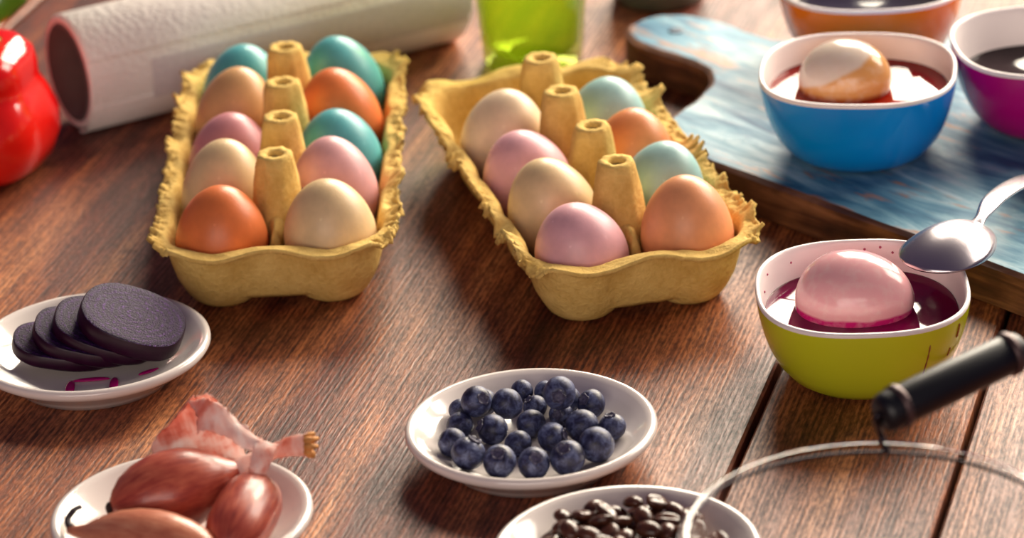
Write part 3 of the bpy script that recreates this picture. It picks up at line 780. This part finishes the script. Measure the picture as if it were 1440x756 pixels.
bowl('orange bowl of dark navy dye standing on the board', (*ORA, BT + 0.0003), math.radians(-3), glaze('orange_glaze', (246, 124, 22)), 'dark navy dye in the orange bowl', mat_liquid('navy_dye', (22, 18, 48)), 0.0225, zs=0.92)

# drips on the lime bowl
DRIP = plain('dried_dye_drip', (150, 84, 40), 0.3)
def drip(az, z0, z1, w):
    pts = []; rad = []
    for i in range(13):
        z = z0 + (z1 - z0) * i / 12
        for (a, za), (b, zb) in zip(OUT, OUT[1:]):
            if za <= z <= zb and zb > za: s = a + (b - a) * (z - za) / (zb - za)
        l = sq_loop(s, z, 0.0456, BH + 0.0022, 360); p = l[int(az) % 360]
        pts.append((p[0], p[1], p[2] * 0.88)); rad.append(w * (0.45 + 0.55 * abs(math.sin(i * 1.1))) * (0.5 if i in (0, 12) else 1))
    v, f = tube(pts, rad, 6); part('drip', v, f, DRIP, lime_bowl, label='thin dried brown dye drip')
drip(302, 0.036, 0.016, 0.00042)
drip(322, 0.041, 0.033, 0.0005)
drip(318, 0.029, 0.024, 0.0004)
SPOT = plain('magenta_spot', (190, 70, 110), 0.3)
for az, z in ((150, 0.041), (128, 0.0395), (75, 0.0425), (68, 0.040), (160, 0.036), (84, 0.0415)):
    l = sq_loop(inner_s(z) - 0.002, z, 0.0456, BH + 0.0022, 360); p = Vector(l[az]); p.z *= 0.88
    v, f = egg_mesh(0.0006, 0.0006, 0, 10, 8); o = part('dye_speck', v, f, SPOT, lime_bowl); o.location = p

def floating_egg(label, loc, axis, a, b, mat):
    v, f = egg_mesh(a, b, 0.10)
    q = align(axis)
    v = [q @ Vector(p) for p in v]
    return solo('egg', v, f, mat, label, 'egg', loc, group='eggs in the dye bowls')
floating_egg('pink egg half sunk in magenta dye in the lime green bowl', (0.1465, -0.1185, 0.0305), (0.90, -0.30, 0.12), 0.0258, 0.0218,
             mat_dyed('pink_dyed_shell', (226, 166, 170), (196, 30, 112), -0.0006, (0, 0, 1), 0.16, 0.0006))
floating_egg('cream and tan half-dyed egg in the blue bowl', (0.1640, 0.0790, BT + 0.0330), (0.7, -0.5, 0.4), 0.0230, 0.0208,
             mat_dyed('tan_dyed_shell', (216, 198, 182), (208, 152, 92), 0.0100, (-0.45, 0.0, 0.89), 0.16, 0.0008, ((150, 62, 26), -0.0010)))

# ------------------------------------------------------------------ spoon
STEEL = NT('stainless_steel'); STEEL.set(color=(0.56, 0.51, 0.54, 1), metal=1.0, rough=0.27)
sn = STEEL.noise(STEEL.coords(), 500, 3); STEEL.bump(sn, 0.05, 0.0005); STEEL = STEEL.m
spoon = thing('spoon', 'steel spoon turned upside down across the rim of the lime bowl', 'spoon', (0.1905, -0.0985, 0.0432))
ax = Vector((0.56, 0.83, 0.02)).normalized(); sd = Vector((ax.y, -ax.x, 0)).normalized(); upv = sd.cross(ax).normalized()
nu, nv = 26, 20; v, f = [], []
HL, HWD = 0.0262, 0.0190
for i in range(nu + 1):
    s = -1 + 2 * i / nu
    for j in range(nv + 1):
        q = -1 + 2 * j / nv
        # map the square to a disc, then to an egg outline (wider towards the tip)
        X = s * math.sqrt(1 - q * q / 2); Y = q * math.sqrt(1 - s * s / 2)
        rr = min(1.0, math.hypot(X, Y))
        wdt = 1 - 0.16 * X - 0.05 * X * X
        hgt = 0.0092 * (1 - rr ** 2.1)
        v.append(ax * (HL * X) + sd * (HWD * Y * wdt) + upv * hgt)
for i in range(nu):
    for j in range(nv):
        a = i * (nv + 1) + j; f.append((a, a + nv + 1, a + nv + 2, a + 1))
fv, ff_ = thicken(v, f, 0.0011)
part('spoon_bowl', fv, ff_, STEEL, spoon)
hp = [ax * 0.0245 + upv * 0.0010, ax * 0.0290 + upv * 0.0020] + [Vector(p) - spoon.location for p in ((0.2105, -0.0665, 0.0466), (0.2165, -0.0530, 0.0460), (0.2270, -0.0310, 0.0415), (0.2400, -0.0030, 0.0330), (0.2500, 0.0200, 0.0232))]
hp = spline(hp, 6); nh = len(hp)
rad = []
for i in range(nh):
    t = i / (nh - 1); w = 0.0048 - 0.0020 * math.exp(-((t - 0.18) / 0.16) ** 2) + 0.0042 * max(0, t - 0.35)
    rad.append((w if 0 < i < nh - 1 else w * .7, 0.0016))
v, f = tube(hp, rad, 14)
part('handle', v, f, STEEL, spoon)

# ------------------------------------------------------------------ kitchen paper roll
def mat_paper():
    t = NT('embossed_kitchen_paper')
    v = t.coords()
    vo = t.new('ShaderNodeTexVoronoi'); vo.inputs['Scale'].default_value = 330; t.link(v, vo.inputs['Vector'])
    n = t.noise(v, 30, 2)
    t.set(color=t.ramp(n, [(0.3, s2l(232, 222, 214)), (0.7, s2l(242, 234, 226))]), rough=0.9, spec=0.15)
    t.bump(vo.outputs['Distance'], 0.4, 0.0012); return t.m
PAPER = mat_paper(); CORE = plain('grey_cardboard_core', (98, 90, 86), 0.9, 0.1, 80)
PAPER2 = plain('greyer_paper_quilting', (212, 202, 200), 0.9, 0.06, 400)
ru = Vector((0.8765, 0.4814, 0)); RL, RR = 0.222, 0.0302
start = Vector((-0.2215, 0.2050, RR + 0.0006))
roll = thing('paper_roll', 'white roll of embossed kitchen paper lying behind the full egg carton', 'paper roll', start)
roll.rotation_mode = 'QUATERNION'
xq = Matrix((( -ru.y, 0, ru.x), (ru.x, 0, ru.y), (0, 1, 0)))   # local x = across, y = up, z = along
roll.rotation_quaternion = xq.to_quaternion()
def arc_shell(r0, r1, z0, z1, a0, a1, n=64):
    L_ = []
    full = abs(a1 - a0) >= 2 * math.pi - 1e-6
    for k in range(n if full else n + 1):
        a = a0 + (a1 - a0) * k / n; c, s = math.cos(a), math.sin(a)
        L_.append([(r1 * c, r1 * s, z0 + .0006), (r1 * c, r1 * s, z1 - .0006), ((r1 - .0005) * c, (r1 - .0005) * s, z1), (r0 * c, r0 * s, z1), (r0 * c, r0 * s, z0), ((r1 - .0005) * c, (r1 - .0005) * s, z0)])
    return rings(L_, wrap=True) if full else rings(L_)
v, f = arc_shell(0.0258, RR - 0.0007, 0, RL, 0, 2 * math.pi); part('paper', v, f, PAPER, roll, True)
v, f = arc_shell(0.0236, 0.0257, -0.0004, RL + 0.0004, 0, 2 * math.pi); part('core', v, f, CORE, roll, label='grey cardboard core')
v, f = arc_shell(RR - 0.0006, RR, 0.0008, RL - 0.001, math.radians(-80), math.radians(155)); part('outer_sheet', v, f, PAPER, roll)
v, f = arc_shell(RR + 0.00002, RR + 0.0003, 0.034, RL - 0.002, math.radians(165), math.radians(206)); part('quilted_band', v, f, PAPER2, roll, label='greyer quilted band of the last sheet')
# loose end of the last sheet, standing off near the table
L_ = []
for k in range(15):
    a = math.radians(200 + 4.2 * k); r = RR + 0.0002 + 0.0024 * (k / 14) ** 2
    L_.append([(r * math.cos(a), max(-RR, r * math.sin(a)), z) for z in (0.0, 0.05, 0.1, 0.15, 0.2, RL - 0.002)])
vv = [Vector(p) for l in L_ for p in l]; ff = [(i * 6 + j, i * 6 + j + 1, (i + 1) * 6 + j + 1, (i + 1) * 6 + j) for i in range(14) for j in range(5)]
vv, ff = thicken(vv, ff, -0.0003); part('loose_end', vv, ff, PAPER, roll)

# ------------------------------------------------------------------ green tumbler
GG = mat_glass('lime_green_glass', (0.78, 0.85, 0.42), 0.9, (0.48, 0.60, 0.06), 0.15)
gp = [(0.010, 0.0012), (0.022, 0.0008), (0.0248, 0.0), (0.0262, 0.0016), (0.0268, 0.010), (0.0283, 0.030), (0.0302, 0.055), (0.0322, 0.085), (0.0336, 0.105), (0.0334, 0.1062), (0.0322, 0.1062),
      (0.0316, 0.105), (0.0302, 0.085), (0.0284, 0.055), (0.0264, 0.030), (0.0246, 0.0125), (0.0215, 0.0085), (0.012, 0.0075)]
v, f = lathe(gp, 64, shape=lambda u, z: 1 + 0.010 * math.sin(2 * math.pi * u * 3 + z * 70))
solo('green_tumbler', v, f, GG, 'lime green glass tumbler between the paper roll and the board handle', 'glass', (0.0172, 0.2635, 0.0003))

# ------------------------------------------------------------------ small olive jar by the tumbler
JARM = plain('olive_glazed_jar', (92, 96, 78), 0.3, 0.15, 40); LIDM = plain('grey_jar_lid', (120, 112, 104), 0.4)
jar = thing('jar', 'squat olive grey jar standing behind the board handle', 'jar', (0.0890, 0.3520, 0))
v, f = lathe([(0.020, 0.0006), (0.0225, 0.0), (0.0248, 0.002), (0.0262, 0.010), (0.0266, 0.035), (0.0255, 0.052), (0.0225, 0.058), (0.0215, 0.062)], 48); part('body', v, f, JARM, jar)
v, f = lathe([(0.0228, 0.060), (0.0232, 0.061), (0.0232, 0.071), (0.0222, 0.0725), (0.012, 0.073)], 48); part('lid', v, f, LIDM, jar)

# ------------------------------------------------------------------ red pepper
def mat_veg(name, a, b):
    t = NT(name); n = t.noise(t.coords(), 30, 3)
    t.set(color=t.ramp(n, [(0.3, s2l(*a)), (0.7, s2l(*b))]), rough=0.16, spec=0.55, coat=0.3); return t.m
PEP = mat_veg('glossy_red_pepper', (206, 8, 18), (236, 34, 22)); PGR = mat_veg('green_pepper_stem', (64, 122, 30), (104, 160, 46))
pep = thing('red_pepper', 'glossy red bell pepper lying beside the paper roll', 'pepper', (-0.2640, 0.1560, 0.0))
prof = [(r, z * 0.9) for r, z in ((0.010, 0.004), (0.020, 0.0005), (0.028, 0.001), (0.0365, 0.008), (0.0405, 0.020), (0.0405, 0.032), (0.0365, 0.044), (0.0325, 0.052), (0.0325, 0.060), (0.0310, 0.068), (0.025, 0.075), (0.017, 0.0765), (0.008, 0.073))]
v, f = lathe([(r, z) for p, q in zip(prof, prof[1:]) for r, z in [p, ((p[0] + q[0]) / 2, (p[1] + q[1]) / 2)]] + [prof[-1]], 56, shape=lambda u, z: 1 + 0.075 * math.cos(2 * math.pi * (u * 4 - 0.3)) + 0.03 * math.cos(2 * math.pi * u * 2 + 1))
part('flesh', v, f, PEP, pep)
v, f = lathe([(0.004, 0.066), (0.015, 0.066), (0.016, 0.0685), (0.010, 0.071), (0.004, 0.072)], 30, shape=lambda u, z: 1 + 0.15 * math.cos(2 * math.pi * u * 5)); part('calyx', v, f, PGR, pep)
v, f = tube(spline([(0, 0, 0.068), (0.010, 0.006, 0.080), (0.022, 0.010, 0.090), (0.031, 0.012, 0.106)], 6), [0.010] * 6 + [0.0098] * 6 + [0.0105] * 6 + [0.0118], 14); part('stem', v, f, PGR, pep)

# ------------------------------------------------------------------ glass pot with a black handled grip
GL = mat_glass('clear_glass', (0.90, 0.905, 0.915), 0.95)
POT = Vector((0.1230, -0.4060, 0.0)); PR, PH = 0.0690, 0.0750
pot = thing('glass_pot', 'clear glass pot with a black grip on a wire handle, beside the coffee beans', 'glass pot', POT)
v, f = lathe([(0.030, 0.0014), (0.050, 0.0004), (0.0535, 0.0), (0.0575, 0.0022), (0.0606, 0.009), (0.0635, 0.030), (0.0662, 0.052), (PR - 0.0008, PH - 0.004), (PR, PH - 0.0012), (PR - 0.0006, PH), (PR - 0.0026, PH + 0.0002), (PR - 0.0036, PH - 0.001), (PR - 0.0040, PH - 0.004),
               (0.0632, 0.052), (0.0605, 0.030), (0.0578, 0.011), (0.0545, 0.0060), (0.030, 0.0048)], 96)
part('body', v, f, GL, pot)
BLK = plain('black_plastic_grip', (8, 10, 18), 0.42, 0.1, 80); WIRE = plain('dark_steel_wire', (46, 40, 46), 0.35, 0.1, 80, metal=0.8)
BAND = plain('bronze_band', (84, 66, 66), 0.4, 0.1, 80, metal=0.6)
g0 = Vector((0.1325, -0.3400, 0.0870)) - POT; g1 = Vector((0.1885, -0.3090, 0.0960)) - POT
d = (g1 - g0).normalized()
def along(t): return g0 + (g1 - g0) * t
v, f = tube([along(t) for t in (0, 0.02, 0.05, 0.5, 0.95, 0.98, 1.0)], [0.0058, 0.0070, 0.0076, 0.0078, 0.0076, 0.0070, 0.0058], 24)
part('grip', v, f, BLK, pot)
for t in (0.13, 0.92):
    v, f = tube([along(t - 0.025), along(t - 0.02), along(t + 0.02), along(t + 0.025)], [0.0078, 0.0085, 0.0085, 0.0078], 24); part('grip_band', v, f, BAND, pot)
rim_a = Vector((0.012, PR * 0.985, PH - 0.004)); rim_b = Vector((PR * 0.96, 0.019, PH - 0.006))
v, f = tube(spline([rim_a, rim_a + Vector((-.002, .003, .006)), g0 - d * 0.002, along(0.03)], 6), 0.0014, 10); part('wire', v, f, WIRE, pot)
v, f = tube(spline([along(0.97), g1 + d * 0.003, g1 + d * 0.006 + Vector((0.001, -0.006, -0.008)), g1 + Vector((0.004, -0.024, -0.020)), rim_b], 8), 0.0014, 10); part('wire', v, f, WIRE, pot)
v, f = [], []
hoop = [[((PR + 0.0008 + 0.0007 * math.cos(b)) * math.cos(a), (PR + 0.0008 + 0.0007 * math.cos(b)) * math.sin(a), PH - 0.005 + 0.0007 * math.sin(b)) for b in [2 * math.pi * k / 10 for k in range(10)]] for a in [2 * math.pi * k / 96 for k in range(96)]]
v, f = rings(hoop, wrap=True); part('rim_hoop', v, f, WIRE, pot)
